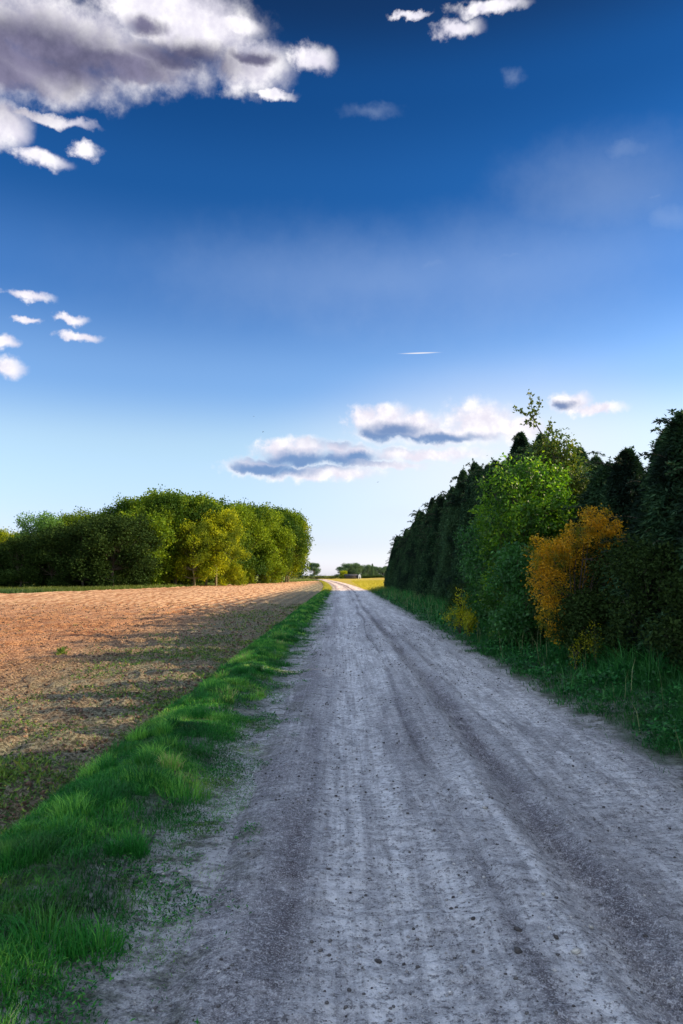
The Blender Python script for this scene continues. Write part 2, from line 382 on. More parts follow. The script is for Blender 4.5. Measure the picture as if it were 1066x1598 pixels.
def road_z(s, Y):
    h = road_h(s, Y); ed = fbm(s*2.2, Y*1.3, 4, 33)-.5
    return h - .16*sstep(s, 2.6, 3.3) - .16*sstep(-s, .50, 1.25) + ed*.06
ys = yrows(1.4, 330, .0062, .012); xo = np.linspace(-1.5, 3.45, 290)
Yg, So = np.meshgrid(ys, xo, indexing='ij'); Xg = So+(road_cx(Yg)-1.05)
wear_sheen = .57+.36*bump1(So, .25, .36)+.38*bump1(So, 2.15, .50)-.62*bump1(So, rut_centre(Yg), .12)*(.3+1.1*sstep(fbm(Yg*.25, Yg*0, 2, 12), .3, .6))-.8*bump1(So, .80+.05*np.sin(Yg*.5), .055)*sstep(fbm(Yg*.4, Yg*0, 2, 9), .3, .6)+.6*bump1(So, .35, .40)*bump1(Yg, 14, 7)  # last term paints a pale mid-distance sheen into the road tone
wear_sheen += .22*bump1(So, 1.02, .10)-.30*bump1(So, -.62, .25)-.12*bump1(So, -.30, .07)-.10*bump1(So, .52, .06)
wear_sheen += (fbm(So*4, Yg*.25, 4, 61)-.5)*1.3+(fbm(So*1.2, Yg*.5, 3, 62)-.5)*.6
wear_sheen -= .5*bump1(So, 1.1, .32)*sstep(Yg, 85, 110)
edge = np.maximum(sstep(-So+(fbm(So*3, Yg*1.5, 4, 46)-.5)*.9, .45, 1.0), sstep(So+(fbm(So*3, Yg*1.5, 4, 47)-.5)*.8, 2.6, 3.05))
sheet('road', Xg, Yg, road_z(So, Yg), M_ROAD, {'wear_sheen': np.clip(wear_sheen, 0, 1), 'edge': edge})

# left verge (soil bank)
def lverge_z(s, Y):
    n = fbm(s*2.2, Y*1.3, 4, 35)-.5
    return -.012+.10*bump1(s, -1.65, .38)+n*.07+(fbm(s*9, Y*9, 2, 36)-.5)*.015 - .10*sstep(s, -.8, -.3) - .22*sstep(-s, 2.15, 2.45)
xo = np.linspace(-2.9, -.1, 110); ysv = yrows(1.4, 330, .010, .03)
Yg, So = np.meshgrid(ysv, xo, indexing='ij'); Xg = So+(road_cx(Yg)-1.05)
edge = sstep(-So+(fbm(So*3, Yg*2, 4, 44)-.5)*1.0, .85, 1.45)
sheet('verge', Xg, Yg, lverge_z(So, Yg), M_ROAD, {'wear_sheen': So*0+.62, 'edge': np.maximum(sstep(-So+(fbm(So*3, Yg*1.5, 4, 46)-.5)*.9, .45, 1.0), 0), 'turf': edge})
# right bank
def rbank_z(s, Y):
    n = fbm(s*2.2, Y*1.3, 4, 38)-.5
    return -.018+.18*sstep(s, 2.9, 4.8)+n*.07+(fbm(s*8, Y*8, 2, 39)-.5)*.015 - .10*sstep(-s, -2.75, -2.3)
xo = np.concatenate([np.linspace(2.3, 5.4, 100), np.linspace(5.6, 12, 12)]); 
ysb = ysv[ysv < 90]
Yg, So = np.meshgrid(ysb, xo, indexing='ij')
edge = sstep(So+(fbm(So*3, Yg*2, 3, 45)-.5)*.6, 2.85, 3.25)
sheet('bank', So, Yg, rbank_z(So, Yg)+.002, M_ROAD, {'wear_sheen': So*0+.62, 'edge': sstep(So+(fbm(So*3, Yg*1.5, 4, 47)-.5)*.8, 2.6, 3.05), 'turf': edge})
# golden meadow beyond the end of the hedge
ysm = yrows(84, 520, .03, 1.); t = np.linspace(0, 1, 60)
Yg, Tg = np.meshgrid(ysm, t, indexing='ij'); Xg = (road_cx(Yg)+1.6)+(150-road_cx(Yg))*Tg**2
meadow_z = lambda X, Y: -.06+.55*sstep(Y, 95, 260)*sstep(X, 3, 25)+(fbm(X*.3, Y*.3, 3, 71)-.5)*.25
sheet('meadow', Xg, Yg, meadow_z(Xg, Yg), M_GOLDG, {})

# tilled field
BX = np.array([-200, -60, -33, -28, -21, -10.6, -6, 0]); BY = np.array([66, 68, 72, 98, 150, 235, 260, 270])
fb_y = lambda X: np.interp(X, BX, BY)
xs = [-2.15]
while xs[-1] > -150: xs.append(xs[-1]-max(.045, (abs(xs[-1])-3)*.022))
xs = np.array(xs[::-1]); ysf = yrows(2.5, 262, .0095, .035)
Yg, Xg = np.meshgrid(ysf, xs, indexing='ij')
Xw = Xg+np.where(Xg > -12, 1, 0)*(road_cx(Yg)-1.05)*np.clip((12+Xg)/10, 0, 1)
def field_z(X, Y):
    rid = np.sin((X+.25*np.sin(Y*.03))*2*np.pi/.85)
    cl = fbm(X*2.6, Y*2.6, 5, 51, .62)
    return -.09+.04*rid*sstep(Y, 15, 60)+(cl-.5)*.26+(fbm(X*9, Y*9, 3, 52)-.5)*.09, rid, cl
Z, rid, cl = field_z(Xw, Yg)
Z = Z - .06*sstep(Xg, -2.7, -2.2)
keep = Yg < fb_y(Xw)+(fbm(Xw*.3, Yg*0, 2, 3)-.5)*3
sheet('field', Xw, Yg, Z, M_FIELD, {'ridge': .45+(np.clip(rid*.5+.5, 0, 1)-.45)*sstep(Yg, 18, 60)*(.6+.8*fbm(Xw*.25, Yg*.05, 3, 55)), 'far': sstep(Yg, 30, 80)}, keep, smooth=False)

# ================================================================== grass and weeds
def blades(xy, z, hgt, wid, lean_dir, lean, tint):
    n = len(xy); a = rs.uniform(0, 2*np.pi, n); s = np.stack([np.cos(a), np.sin(a), 0*a], 1)*wid[:, None]*.5
    b = np.concatenate([xy, z[:, None]], 1); ld = np.concatenate([lean_dir, np.zeros((n, 1))], 1)
    m = b+ld*(lean*hgt*.35)[:, None]; m[:, 2] += hgt*.62
    tp = b+ld*(lean*hgt)[:, None]; tp[:, 2] += hgt*(1-.28*lean)
    v = np.stack([b-s, b+s, m+s*.8, m-s*.8, tp+s*.12, tp-s*.12], 1).reshape(-1, 3)
    i = np.arange(n)[:, None]*6; f = np.concatenate([i+np.array([0,1,2,3]), i+np.array([3,2,4,5])], 1).reshape(-1, 4)
    return v, f, np.repeat(tint, 2)
def scatter(x0, x1, y0, y1, dens): 
    n = int(dens*(x1-x0)*(y1-y0)); return np.stack([rs.uniform(x0, x1, n), rs.uniform(y0, y1, n)], 1)
def grass_obj(name, parts, mat):
    V, F, Tn = [], [], []; off = 0
    for v, f, t in parts: V.append(v); F.append(f+off); Tn.append(t); off += len(v)
    return link(name, mesh_np(name, np.concatenate(V), np.concatenate(F), mat, {'tint': ('FACE', np.concatenate(Tn))}))
zones = [(1.8, 9, .75, 9500), (9, 20, 1.3, 3300), (20, 45, 2.6, 700), (45, 95, 4.5, 230), (95, 235, 8, 50)]
# tall tufts along the crest of the left verge
tuft = []; yy = 1.8
while yy < 235:
    for k in range(11): tuft.append((np.clip(rs.normal(-1.70, .26), -2.4, -1.12), yy+rs.uniform(0, 1), rs.uniform(.05, .20), rs.uniform(.05, .18)))
    yy += 1.0+max(0, (yy-60))*.02
tuft = np.array(tuft)
parts = []
for (y0, y1, ws, dn) in zones:
    # turf
    p = scatter(-2.35, -.5, y0, y1, dn*.75); s = p[:, 0]
    dst = fbm(s*2.2, p[:, 1]*1.6, 3, 81); pr = sstep(-s+(dst-.5)*1.7, .80, 1.32)*(.35+.65*sstep(s, -2.4, -2.1))+.16*sstep(dst, .35, .6)
    p = p[rs.rand(len(p)) < pr]; n = len(p)
    hg = (.02+.085*fbm(p[:, 0]*2.5, p[:, 1]*2.5, 2, 82)*sstep(-p[:, 0], .9, 1.5))*rs.uniform(.6, 1.3, n)
    a = rs.uniform(0, 6.28, n); tn = np.clip(rs.rand(n)*.45+1.2*(fbm(p[:, 0]*2.4, p[:, 1]*2.0, 3, 83)-.3), 0, .99)
    z = lverge_z(p[:, 0], p[:, 1])-.01; P = p.copy(); P[:, 0] += road_cx(p[:, 1])-1.05
    parts.append(blades(P, z, hg, np.full(n, .0065*ws), np.stack([np.cos(a), np.sin(a)], 1), rs.uniform(.1, 1.1, n), tn))
    tf = tuft[(tuft[:, 1] >= y0) & (tuft[:, 1] < y1)]
    nb = int(230/ws**1.2); 
    if len(tf) == 0: continue
    idx = np.repeat(np.arange(len(tf)), nb); n = len(idx); a = rs.uniform(0, 6.28, n); rr = np.sqrt(rs.rand(n))*tf[idx, 2]
    d = np.stack([np.cos(a), np.sin(a)], 1); p = tf[idx, :2]+d*rr[:, None]
    hg = tf[idx, 3]*rs.uniform(.35, 1.35, n)*(1-.45*(rr/tf[idx, 2])**2)
    wind = np.array([-.25, .35]); ld = d*(.2+.6*rr/tf[idx, 2])[:, None]+wind+rs.normal(0, .55, (n, 2))
    tn = np.clip(rs.rand(n)*.35+.75*rs.rand(len(tf))[idx]**1.4, 0, 1)
    z = lverge_z(p[:, 0], p[:, 1])-.015; P = p.copy(); P[:, 0] += road_cx(p[:, 1])-1.05
    parts.append(blades(P, z, hg, np.full(n, .0065*ws), ld, rs.uniform(.25, .8, n), tn))
# flat weeds and clover in the dirt margin beside the track
for (y0, y1, ws, dn) in zones[:3]:
    p = scatter(-1.35, -.45, y0, y1, dn*.45); cl = fbm(p[:, 0]*3.5, p[:, 1]*2.5, 4, 131); pr = sstep(cl-.25*sstep(p[:, 0], -1.1, -.5), .36, .62); p = p[rs.rand(len(p)) < pr]; n = len(p)
    d = rdir(n, rs); d[:, 2] = np.abs(d[:, 2])*.5+.05; nn = rdir(n, rs); nn[:, 2] = 1.5
    c = np.concatenate([p, (np.maximum(lverge_z(p[:, 0], p[:, 1]), road_z(p[:, 0], p[:, 1]))+rs.uniform(0, .02, n))[:, None]], 1)
    v, f = diamonds(c, d, nn, .028*ws**.7*rs.uniform(.5, 1.5, n), .011*ws**.7); parts.append((v, f, rs.uniform(0, .7, n)))
tag(grass_obj('grass', parts, M_GRASS), 'thick bright green tufted grass on the verge between field and track', 'grass', kind='stuff')

parts = []
for (y0, y1, ws, dn) in zones[:4]:
    if y1 <= 9: y0 = 5.5
    y1 = min(y1, 88)
    p = scatter(2.7, 6.2, y0, y1, dn*.42); s = p[:, 0]
    pr = sstep(s+(fbm(s*2.2, p[:, 1]*1.6, 3, 85)-.5)*1.0, 2.95, 3.45)+.02; p = p[rs.rand(len(p)) < pr]; n = len(p)
    cl = fbm(p[:, 0]*2.0, p[:, 1]*2.0, 3, 86)
    hg = (.04+.50*sstep(cl, .35, .8)*sstep(p[:, 0], 3.2, 4.6)+.07*cl)*rs.uniform(.35, 1.4, n); a = rs.uniform(0, 6.28, n)
    parts.append(blades(p, rbank_z(p[:, 0], p[:, 1])-.01, hg, np.full(n, .0075*ws), np.stack([np.cos(a)-.3, np.sin(a)], 1), rs.uniform(.2, .9, n),
                        np.clip(rs.rand(n)*.6+.4*cl, 0, 1)))
    # broad weed leaves low on the bank
    p = scatter(3.0, 4.7, y0, y1, dn*.10); n = len(p); cl = fbm(p[:, 0]*1.6, p[:, 1]*1.6, 3, 87); p = p[cl > .47]; n = len(p)
    d = rdir(n, rs); d[:, 2] = np.abs(d[:, 2])*.6+.1; nn = rdir(n, rs); nn[:, 2] = 1.5
    c = np.concatenate([p, (rbank_z(p[:, 0], p[:, 1])+rs.uniform(.03, .25, n))[:, None]], 1)
    v, f = diamonds(c, d, nn, .06*ws**.7, .035*ws**.7); parts.append((v, f, rs.uniform(.05, .75, n)))
p = scatter(3.15, 5.2, 6, 60, 9); n = len(p); a = rs.uniform(0, 6.28, n)
parts.append(blades(p, rbank_z(p[:, 0], p[:, 1]), rs.uniform(.25, .75, n), .006+.0003*p[:, 1], np.stack([np.cos(a), np.sin(a)], 1), rs.uniform(.05, .45, n), np.where(rs.rand(n) < .45, 1., .8)))
tag(grass_obj('grass', parts, M_GRASSR), 'dark green grass and weeds on the shaded bank below the hedge', 'grass', kind='stuff')

parts = []
for (y0, y1, ws, dn) in zones[:3]:
    y0 = max(y0, 3.5)
    p = scatter(-14, -2.0, y0, y1, dn*.22); cl = fbm(p[:, 0]*.9, p[:, 1]*.9, 4, 91)
    pr = sstep(cl, .40, .80)*(sstep(p[:, 0], -6.5, -2.3)+.01)+.05*sstep(p[:, 0], -5, -2.2)
    p = p[rs.rand(len(p)) < pr]; n = len(p)
    d = rdir(n, rs); d[:, 2] = np.abs(d[:, 2])*.7+.15; nn = rdir(n, rs); nn[:, 2] = 1.2
    c = np.concatenate([p, (field_z(p[:, 0], p[:, 1])[0]+rs.uniform(-.005, .035, n))[:, None]], 1)
    v, f = diamonds(c, d, nn, .045*ws**.7*rs.uniform(.6, 1.4, n), .018*ws**.7); parts.append((v, f, rs.uniform(0, 1, n)))
for (cx, cy, r) in [(-6.4, 17.1, .10), (-3.1, 6.6, .45)]:
    n = int(1800*r); a = rs.uniform(0, 6.28, n); q = np.abs(rs.normal(0, r*.7, n)); p = np.stack([cx+q*np.cos(a), cy+q*np.sin(a)], 1)
    d = rdir(n, rs); d[:, 2] = np.abs(d[:, 2])+.2; nn = rdir(n, rs)
    c = np.concatenate([p, (field_z(p[:, 0], p[:, 1])[0]+rs.uniform(-.01, .06, n))[:, None]], 1)
    v, f = diamonds(c, d, nn, rs.uniform(.04, .09, n), .02); parts.append((v, f, rs.uniform(.5, 1, n)))
tag(grass_obj('weeds', parts, M_WEED), 'sparse low weeds scattered on the near edge of the bare field', 'weeds', kind='stuff')

# ripening grass on the sunny meadow; grass fringe at the foot of the grove
parts = []
p = np.stack([rs.uniform(2.8, 26, 34000), rs.uniform(84, 230, 34000)], 1); p = p[p[:, 0] > road_cx(p[:, 1])+2.0]; n = len(p)
a = rs.uniform(0, 6.28, n); cl = fbm(p[:, 0]*.35, p[:, 1]*.12, 3, 95)
parts.append(blades(p, meadow_z(p[:, 0], p[:, 1])-.02, (.12+.4*cl)*rs.uniform(.5, 1.2, n), np.full(n, .07), np.stack([np.cos(a), np.sin(a)], 1), rs.uniform(.1, .8, n), np.clip(cl+.3*(rs.rand(n)-.5), 0, 1)))
tag(grass_obj('grass', parts, M_GOLD), 'golden ripe grass on the sunlit meadow right of the track beyond the hedge', 'grass', kind='stuff')
parts = []
tt = rs.rand(60000); bx = np.interp(tt, np.linspace(0, 1, 6), [-62, -34, -29, -21.5, -10.8, -7.5]); by = np.interp(tt, np.linspace(0, 1, 6), [68, 72, 98, 150, 235, 250])
off = rs.rand(60000)**1.3*22*np.clip(1.3-tt, .25, 1); p = np.stack([bx-off*.35+rs.uniform(-1, 1, 60000), by+off], 1); n = len(p)
a = rs.uniform(0, 6.28, n); cl = fbm(p[:, 0]*.3, p[:, 1]*.3, 3, 96)
parts.append(blades(p, np.full(n, -.35), .27+(.15+.5*cl)*rs.uniform(.5, 1.2, n), np.full(n, .08), np.stack([np.cos(a), np.sin(a)], 1), rs.uniform(.1, .8, n), np.clip(cl+.3*(rs.rand(n)-.5), 0, 1)*sstep(p[:, 0], -34, -22)))  # blades darkened towards the left to imitate shade below the grove
tag(grass_obj('grass', parts, M_WEED), 'long grass fringe along the foot of the grove behind the field', 'grass', kind='stuff')

# ================================================================== stones
def stone_tpl(rng):
    v = []; 
    for lat in (-.6, .0, .6):
        for k in range(6):
            a = k*math.pi/3+lat; r = math.sqrt(1-lat*lat)*rng.uniform(.8, 1.15); v.append((r*math.cos(a), r*math.sin(a)*.8, lat*.65*rng.uniform(.85, 1.15)))
    v += [(0,0,.55),(0,0,-.6)]
    return np.array(v)
def stone_faces():
    f = []
    for l in range(2):
        for k in range(6): a = l*6+k; b = l*6+(k+1) % 6; f += [(a, b, b+6), (a, b+6, a+6)]
    for k in range(6): f += [(12+k, 12+(k+1) % 6, 18), ((k+1) % 6, k, 19)]
    return np.array(f)
SF = stone_faces()
def stonemat(name, a, b):
    m, t = newmat(name); s = T(t); c = s.mix(s.attr('tint'), a, b); c = s.mix(s.mr(s.noise(s.pos(), 60, 3), .4, .6, 0, .4), c, (.08,.075,.07))
    s.done(c, .8, spec=.3); return m
M_STONE = stonemat('gravel', (.05,.045,.045), (.55,.54,.52)); M_STONED = stonemat('dark_stone', (.03,.028,.028), (.09,.08,.075)); M_STONEL = stonemat('pale_stone', (.35,.34,.3), (.6,.58,.52))
n = 9000; Ys = 1.6+26*rs.rand(n)**1.7; S = rs.uniform(-1.15, 3.1, n); keepm = rs.rand(n) < .35+.65*(fbm(S*2, Ys*1.2, 3, 99) > .5); Ys = Ys[keepm]; S = S[keepm]; n = len(S)
sz = .0035+.0075*rs.rand(n)**3*(1+Ys*.05)+.0002*Ys; tp = np.stack([stone_tpl(rs) for _ in range(8)]); ti = rs.randint(0, 8, n); an = rs.uniform(0, 6.28, n)
v = tp[ti]*sz[:, None, None]; ca, sa = np.cos(an)[:, None], np.sin(an)[:, None]
v = np.stack([v[..., 0]*ca-v[..., 1]*sa, v[..., 0]*sa+v[..., 1]*ca, v[..., 2]], -1)
zz = np.maximum(road_z(S, Ys), lverge_z(S, Ys)); v += np.stack([S, Ys, zz+sz*.3], -1)[:, None]
f = (SF[None]+np.arange(n)[:, None, None]*20).reshape(-1, 3); tn = np.where(rs.rand(n) < .62, rs.uniform(0, .18, n), rs.uniform(.5, 1, n))
tag(link('gravel', mesh_np('gravel', v.reshape(-1, 3), f, M_STONE, {'tint': ('FACE', np.repeat(tn, len(SF)))})), 'loose gravel strewn over the dirt track', 'gravel', kind='stuff')
# clods of soil on the field
M_CLOD = stonemat('soil_clods', (.09,.05,.03), (.42,.26,.16))
n = 26000; Ys = 3.5+42*rs.rand(n)**1.5; Xs = -2.1-rs.rand(n)**1.1*(3+Ys*.42)
kp = fbm(Xs*1.1, Ys*1.1, 3, 98) > .40; Xs = Xs[kp]; Ys = Ys[kp]; n = len(Xs)
sz = (.006+.024*rs.rand(n)**2.5)*(1+Ys*.022); ti = rs.randint(0, 8, n); an = rs.uniform(0, 6.28, n); v = tp[ti]*sz[:, None, None]; ca, sa = np.cos(an)[:, None], np.sin(an)[:, None]
v = np.stack([v[..., 0]*ca-v[..., 1]*sa, v[..., 0]*sa+v[..., 1]*ca, v[..., 2]], -1); v = v; v += np.stack([Xs, Ys, field_z(Xs, Ys)[0]+sz*.25], -1)[:, None]
f = (SF[None]+np.arange(n)[:, None, None]*20).reshape(-1, 3)
tag(link('soil_clods', mesh_np('soil_clods', v.reshape(-1, 3), f, M_CLOD, {'tint': ('FACE', np.repeat(rs.rand(n)**1.5*np.clip((-Xs-1)/6, .3, 1), len(SF)))})), 'small clods of earth scattered over the tilled field', 'soil', kind='stuff')
def at(px, py, z=0.0):
    """point on the ground plane seen at a spot of the photograph"""
    a, e = sky_dir(px, py); r = (EYE-z)/math.tan(-e); return r*math.sin(a), r*math.cos(a)
for (px, py, s_, m_, lab) in [(590,1488,.018,M_STONED,'dark stone near the bottom edge of the track, left of the two ruts'), (808,1455,.022,M_STONED,'dark stone at the head of the thin dark rut'),
        (808,1489,.024,M_STONED,'flat dark stone lying beside the thin dark rut'), (868,1474,.015,M_STONED,'small dark stone between the two ruts'),
        (899,1493,.024,M_STONEL,'pale tan stone lying in the wide rut'), (848,1405,.015,M_STONEL,'small pale stone at the upper part of the wide rut'),
        (1007,1454,.015,M_STONED,'dark stone right of the wide rut'), (922,1445,.016,M_STONEL,'pale stone on the left edge of the wide rut'),
        (738,1436,.013,M_STONED,'smallest dark stone left of the thin dark rut'), (757,1267,.02,M_STONEL,'light stone farthest up the middle of the track')]:
    X, Y = at(px, py); z = float(road_z(np.array([X]), np.array([Y]))[0])
    me = mesh_np('stone', stone_tpl(rs)*s_*np.array([1.25, 1, .8]), SF, m_, {'tint': ('FACE', rs.rand(len(SF)))}); o = link('stone', me, None, (X, Y, z+s_*.3)); o.rotation_euler.z = rs.uniform(0, 6)
    tag(o, lab, 'stone', 'loose stones on the track')
# ================================================================== trees
def conifer_mesh(H, Rm, seed, n, mat, ln=.17, wd=.05, droop=.6, spikes=14):
    rng = np.random.RandomState(seed)
    def prof(t): return Rm*np.clip(1-t, 0, 1)**.74*(.72+.28*np.clip(t/.12, 0, 1))
    t = rng.rand(n)**.85; a = rng.uniform(0, 2*np.pi, n)
    lump = .56+.86*fbm(a*2.6, t*H*1.1, 4, seed, .6)
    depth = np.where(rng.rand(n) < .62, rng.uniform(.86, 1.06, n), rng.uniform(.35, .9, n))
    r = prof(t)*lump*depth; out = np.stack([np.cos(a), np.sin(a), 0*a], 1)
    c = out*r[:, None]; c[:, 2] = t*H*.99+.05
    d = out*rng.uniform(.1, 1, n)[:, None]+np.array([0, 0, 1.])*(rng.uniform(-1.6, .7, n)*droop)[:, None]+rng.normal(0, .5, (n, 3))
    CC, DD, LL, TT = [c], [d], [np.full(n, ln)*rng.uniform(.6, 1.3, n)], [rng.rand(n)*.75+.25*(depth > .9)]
    woods = []
    # arching side shoots and a nodding leader break the outline
    for k in range(spikes+1):
        if k == 0: p0 = np.array([0, 0, H*.93]); dr = np.array([rng.uniform(-.3, .3), rng.uniform(-.3, .3), 1.]); L_ = H*.13
        else:
            tt = rng.uniform(.35, .97); aa = rng.uniform(0, 6.28); p0 = np.array([math.cos(aa), math.sin(aa), 0])*prof(np.array(tt))*.8; p0[2] = tt*H
            dr = np.array([math.cos(aa), math.sin(aa), rng.uniform(.4, 1.3)]); L_ = rng.uniform(.3, .65)*Rm/.9
        u = np.linspace(0, 1, 9); dr = dr/np.linalg.norm(dr); dro = L_*.55*u**2.2; pts = p0+dr*(u*L_)[:, None]; pts[:, 2] -= dro*(1 if k else .35)
        woods.append((pts, np.linspace(.014, .004, 9)))
        m = 70; ui = rng.rand(m); pc = np.stack([np.interp(ui, u, pts[:, j]) for j in range(3)], 1)+rng.normal(0, .035*(1.2-ui)[:, None], (m, 3))
        CC.append(pc); dd = dr*.5+rng.normal(0, .55, (m, 3)); dd[:, 2] -= .35; DD.append(dd); LL.append(np.full(m, ln*.65)*rng.uniform(.6, 1.2, m)); TT.append(rng.rand(m))
    c, d, l, t = map(np.concatenate, (CC, DD, LL, TT)); N_ = len(c)
    v, f = diamonds(c, d, rdir(N_, rng), l, wd*rng.uniform(.7, 1.4, N_))
    wv, wf = tubes(woods, 4)
    V = np.concatenate([v, wv]); F = np.concatenate([f, wf+len(v)]); mi = np.r_[np.zeros(len(f)), np.ones(len(wf))]
    crown = mesh_np('crown', V, F, [mat, M_BARK], {'tint': ('FACE', np.r_[t, np.zeros(len(wf))])}, midx=mi)
    u = np.linspace(0, 1, 8); tr = np.stack([.03*np.sin(u*5), .03*np.cos(u*4), u*H*.96-.15], 1)
    ps = [(tr, .085*(1-u)+.012)]
    for k in range(16):
        z = rng.uniform(.08, .85); aa = rng.uniform(0, 6.28); L_ = prof(np.array(z))*.85; w = np.linspace(0, 1, 5)
        ps.append((np.stack([math.cos(aa)*w*L_, math.sin(aa)*w*L_, z*H+w*L_*.4-w**2*L_*.2], 1), .02*(1-w)+.006))
    tv, tf = tubes(ps, 6); return crown, mesh_np('trunk', tv, tf, M_BARK, smooth=True)

def leafy_mesh(clumps, leaf, n, mat, seed, trunk, limbs=True, shell=.5, wd=.62, bark=None, flat=.6, twigs=0):
    """clumps (k,6): centre and radii; leaves cluster on small twig-end bunches inside each clump"""
    rng = np.random.RandomState(seed); cl = np.asarray(clumps, float); w = (cl[:, 3]*cl[:, 4]*cl[:, 5])**(2/3); w /= w.sum()
    nb = max(1, n//9); ci = rng.choice(len(cl), nb, p=w); d = rdir(nb, rng); rad = (shell+(1-shell)*rng.rand(nb))**(.6)
    bc = cl[ci, :3]+d*rad[:, None]*cl[ci, 3:]*rng.uniform(.85, 1.12, nb)[:, None]
    tb = rng.rand(nb)
    i = np.repeat(np.arange(nb), 9); m = len(i); c = bc[i]+rng.normal(0, leaf*1.05, (m, 3)); dd = d[i]*.7+rng.normal(0, .7, (m, 3)); dd[:, 2] -= .25
    nn = rdir(m, rng); nn[:, 2] += flat
    v, f = diamonds(c, dd, nn, leaf*rng.uniform(.6, 1.35, m), leaf*wd*rng.uniform(.7, 1.25, m)); t = np.clip(.55*tb[i]+.45*rng.rand(m), 0, 1)
    crown = mesh_np('crown', v, f, mat, {'tint': ('FACE', t)})
    ps = []
    tp, r0 = trunk; tp = np.asarray(tp, float); k = len(tp); ps.append((tp, np.linspace(r0, r0*.3, k)))
    if limbs:
        for c_ in cl:
            j = min(k-1, max(0, int(k*.25+rng.rand()*k*.6))); 
            cand = tp[tp[:, 2] < c_[2]]; p0 = cand[min(len(cand)-1, j)] if len(cand) else tp[0]
            u = np.linspace(0, 1, 6); md = (p0+c_[:3])/2+np.array([0, 0, -.12*np.linalg.norm(c_[:3]-p0)])+rng.normal(0, .04*np.linalg.norm(c_[:3]-p0), 3)
            pts = ((1-u)**2)[:, None]*p0+(2*u*(1-u))[:, None]*md+(u**2)[:, None]*c_[:3]; ps.append((pts, r0*(.38-.3*u)))
            for q in range(twigs):
                e = c_[:3]+rdir(1, rng)[0]*c_[3:]*.9; uu = np.linspace(0, 1, 4); ps.append((c_[:3]+(e-c_[:3])*uu[:, None], r0*(.1-.07*uu)))
    tv, tf = tubes(ps, 6); return crown, mesh_np('trunk', tv, tf, bark or M_BARK, smooth=True)

def plant(name, label, cat, loc, meshes, rz=0, group=None, scale=1, mat=None, kids=('crown', 'trunk')):
    t = thing(name, label, cat, loc, rz, group, scale)
    for k, me in zip(kids, meshes):
        o = link(k, me, t)
        if k == kids[0] and mat is not None: o.material_slots[0].link = 'OBJECT'; o.material_slots[0].material = mat
    return t
def px_at(px, Y, py=None):
    X = (px-533)/1150*Y; return (X, EYE+(898-py)/1150*Y) if py is not None else X

# ---- roadside hedge of conifers
CON = [conifer_mesh(5.5, 1.36, 100+k, 36000, M_CON, ln=.13, wd=.034, spikes=22) for k in range(5)]
PY = [-4, 2, 8, 9.5, 12.3, 13.6, 14.9, 16.3, 17.5, 20, 24, 27, 30, 34, 44, 55, 70, 84]
PH = [5.5, 5.5, 5.3, 4.1, 4.05, 4.3, 4.1, 4.05, 4.1, 4.9, 6.2, 5.4, 5.85, 6.2, 6.0, 6.15, 5.7, 5.3]
GRP = 'dark conifers of the roadside hedge'
GEN = 'dark green conifer merged into the long tall hedge along the right side of the track'
hr = np.random.RandomState(12)
special = {13.6: 'tall dark conifer at the right edge of the picture with nodding shoots', 16.3: 'low-topped dark conifer behind the orange shrub',
           24.0: 'dark conifer with a pointed top rising behind the bright green bush', 84: 'last conifer of the hedge, at its far sunlit end'}
y = 2.2; k = 0; ylist = []
while y < 84.3: ylist.append(y); y += 1.30+hr.uniform(-.16, .16)
ylist[-1] = 83.6
for tgt in special: j = int(np.argmin([abs(q-tgt) for q in ylist])); ylist[j] = tgt if tgt < 84 else 83.6
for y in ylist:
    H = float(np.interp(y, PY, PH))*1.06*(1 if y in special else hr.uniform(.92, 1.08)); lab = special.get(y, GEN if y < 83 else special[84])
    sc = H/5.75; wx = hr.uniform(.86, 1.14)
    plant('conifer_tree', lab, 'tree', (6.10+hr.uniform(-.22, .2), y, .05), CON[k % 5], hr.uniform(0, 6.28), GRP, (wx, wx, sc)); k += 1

y = 3.0  # second row added to stop sun leaking through gaps in the hedge
while y < 46:
    H = float(np.interp(y, PY, PH))*rs.uniform(.92, 1.03)
    plant('conifer_tree', 'dark conifer added in a second row behind the roadside hedge to block sun through its gaps', 'tree', (7.6+rs.uniform(-.15, .15), y, .05), CON[k % 5], rs.uniform(0, 6.28), 'second row of conifers added behind the roadside hedge to block sun', (1.05, 1.05, H/5.75)); k += 1; y += 1.55
# ---- shrubs in front of the hedge
def ball_clumps(cx, cy, z0, z1, rx, ry, n, seed, cr=.42, top=.55, bottom=.8):
    """clumps filling an uneven upright mass"""
    rng = np.random.RandomState(seed); out = []
    for i in range(n):
        t = rng.rand(); a = rng.uniform(0, 6.28); q = math.sqrt(rng.rand()); 
        wv = (bottom+(1-bottom)*min(1, t/.35)) if t < .35 else (1-(1-top)*((t-.35)/.65)**2)
        r_ = cr*rng.uniform(.6, 1.25); out.append((cx+math.cos(a)*q*rx*wv*.8, cy+math.sin(a)*q*ry*wv*.8, z0+r_*.5+t*(z1-z0-r_), r_, r_, r_*.85))
    return out
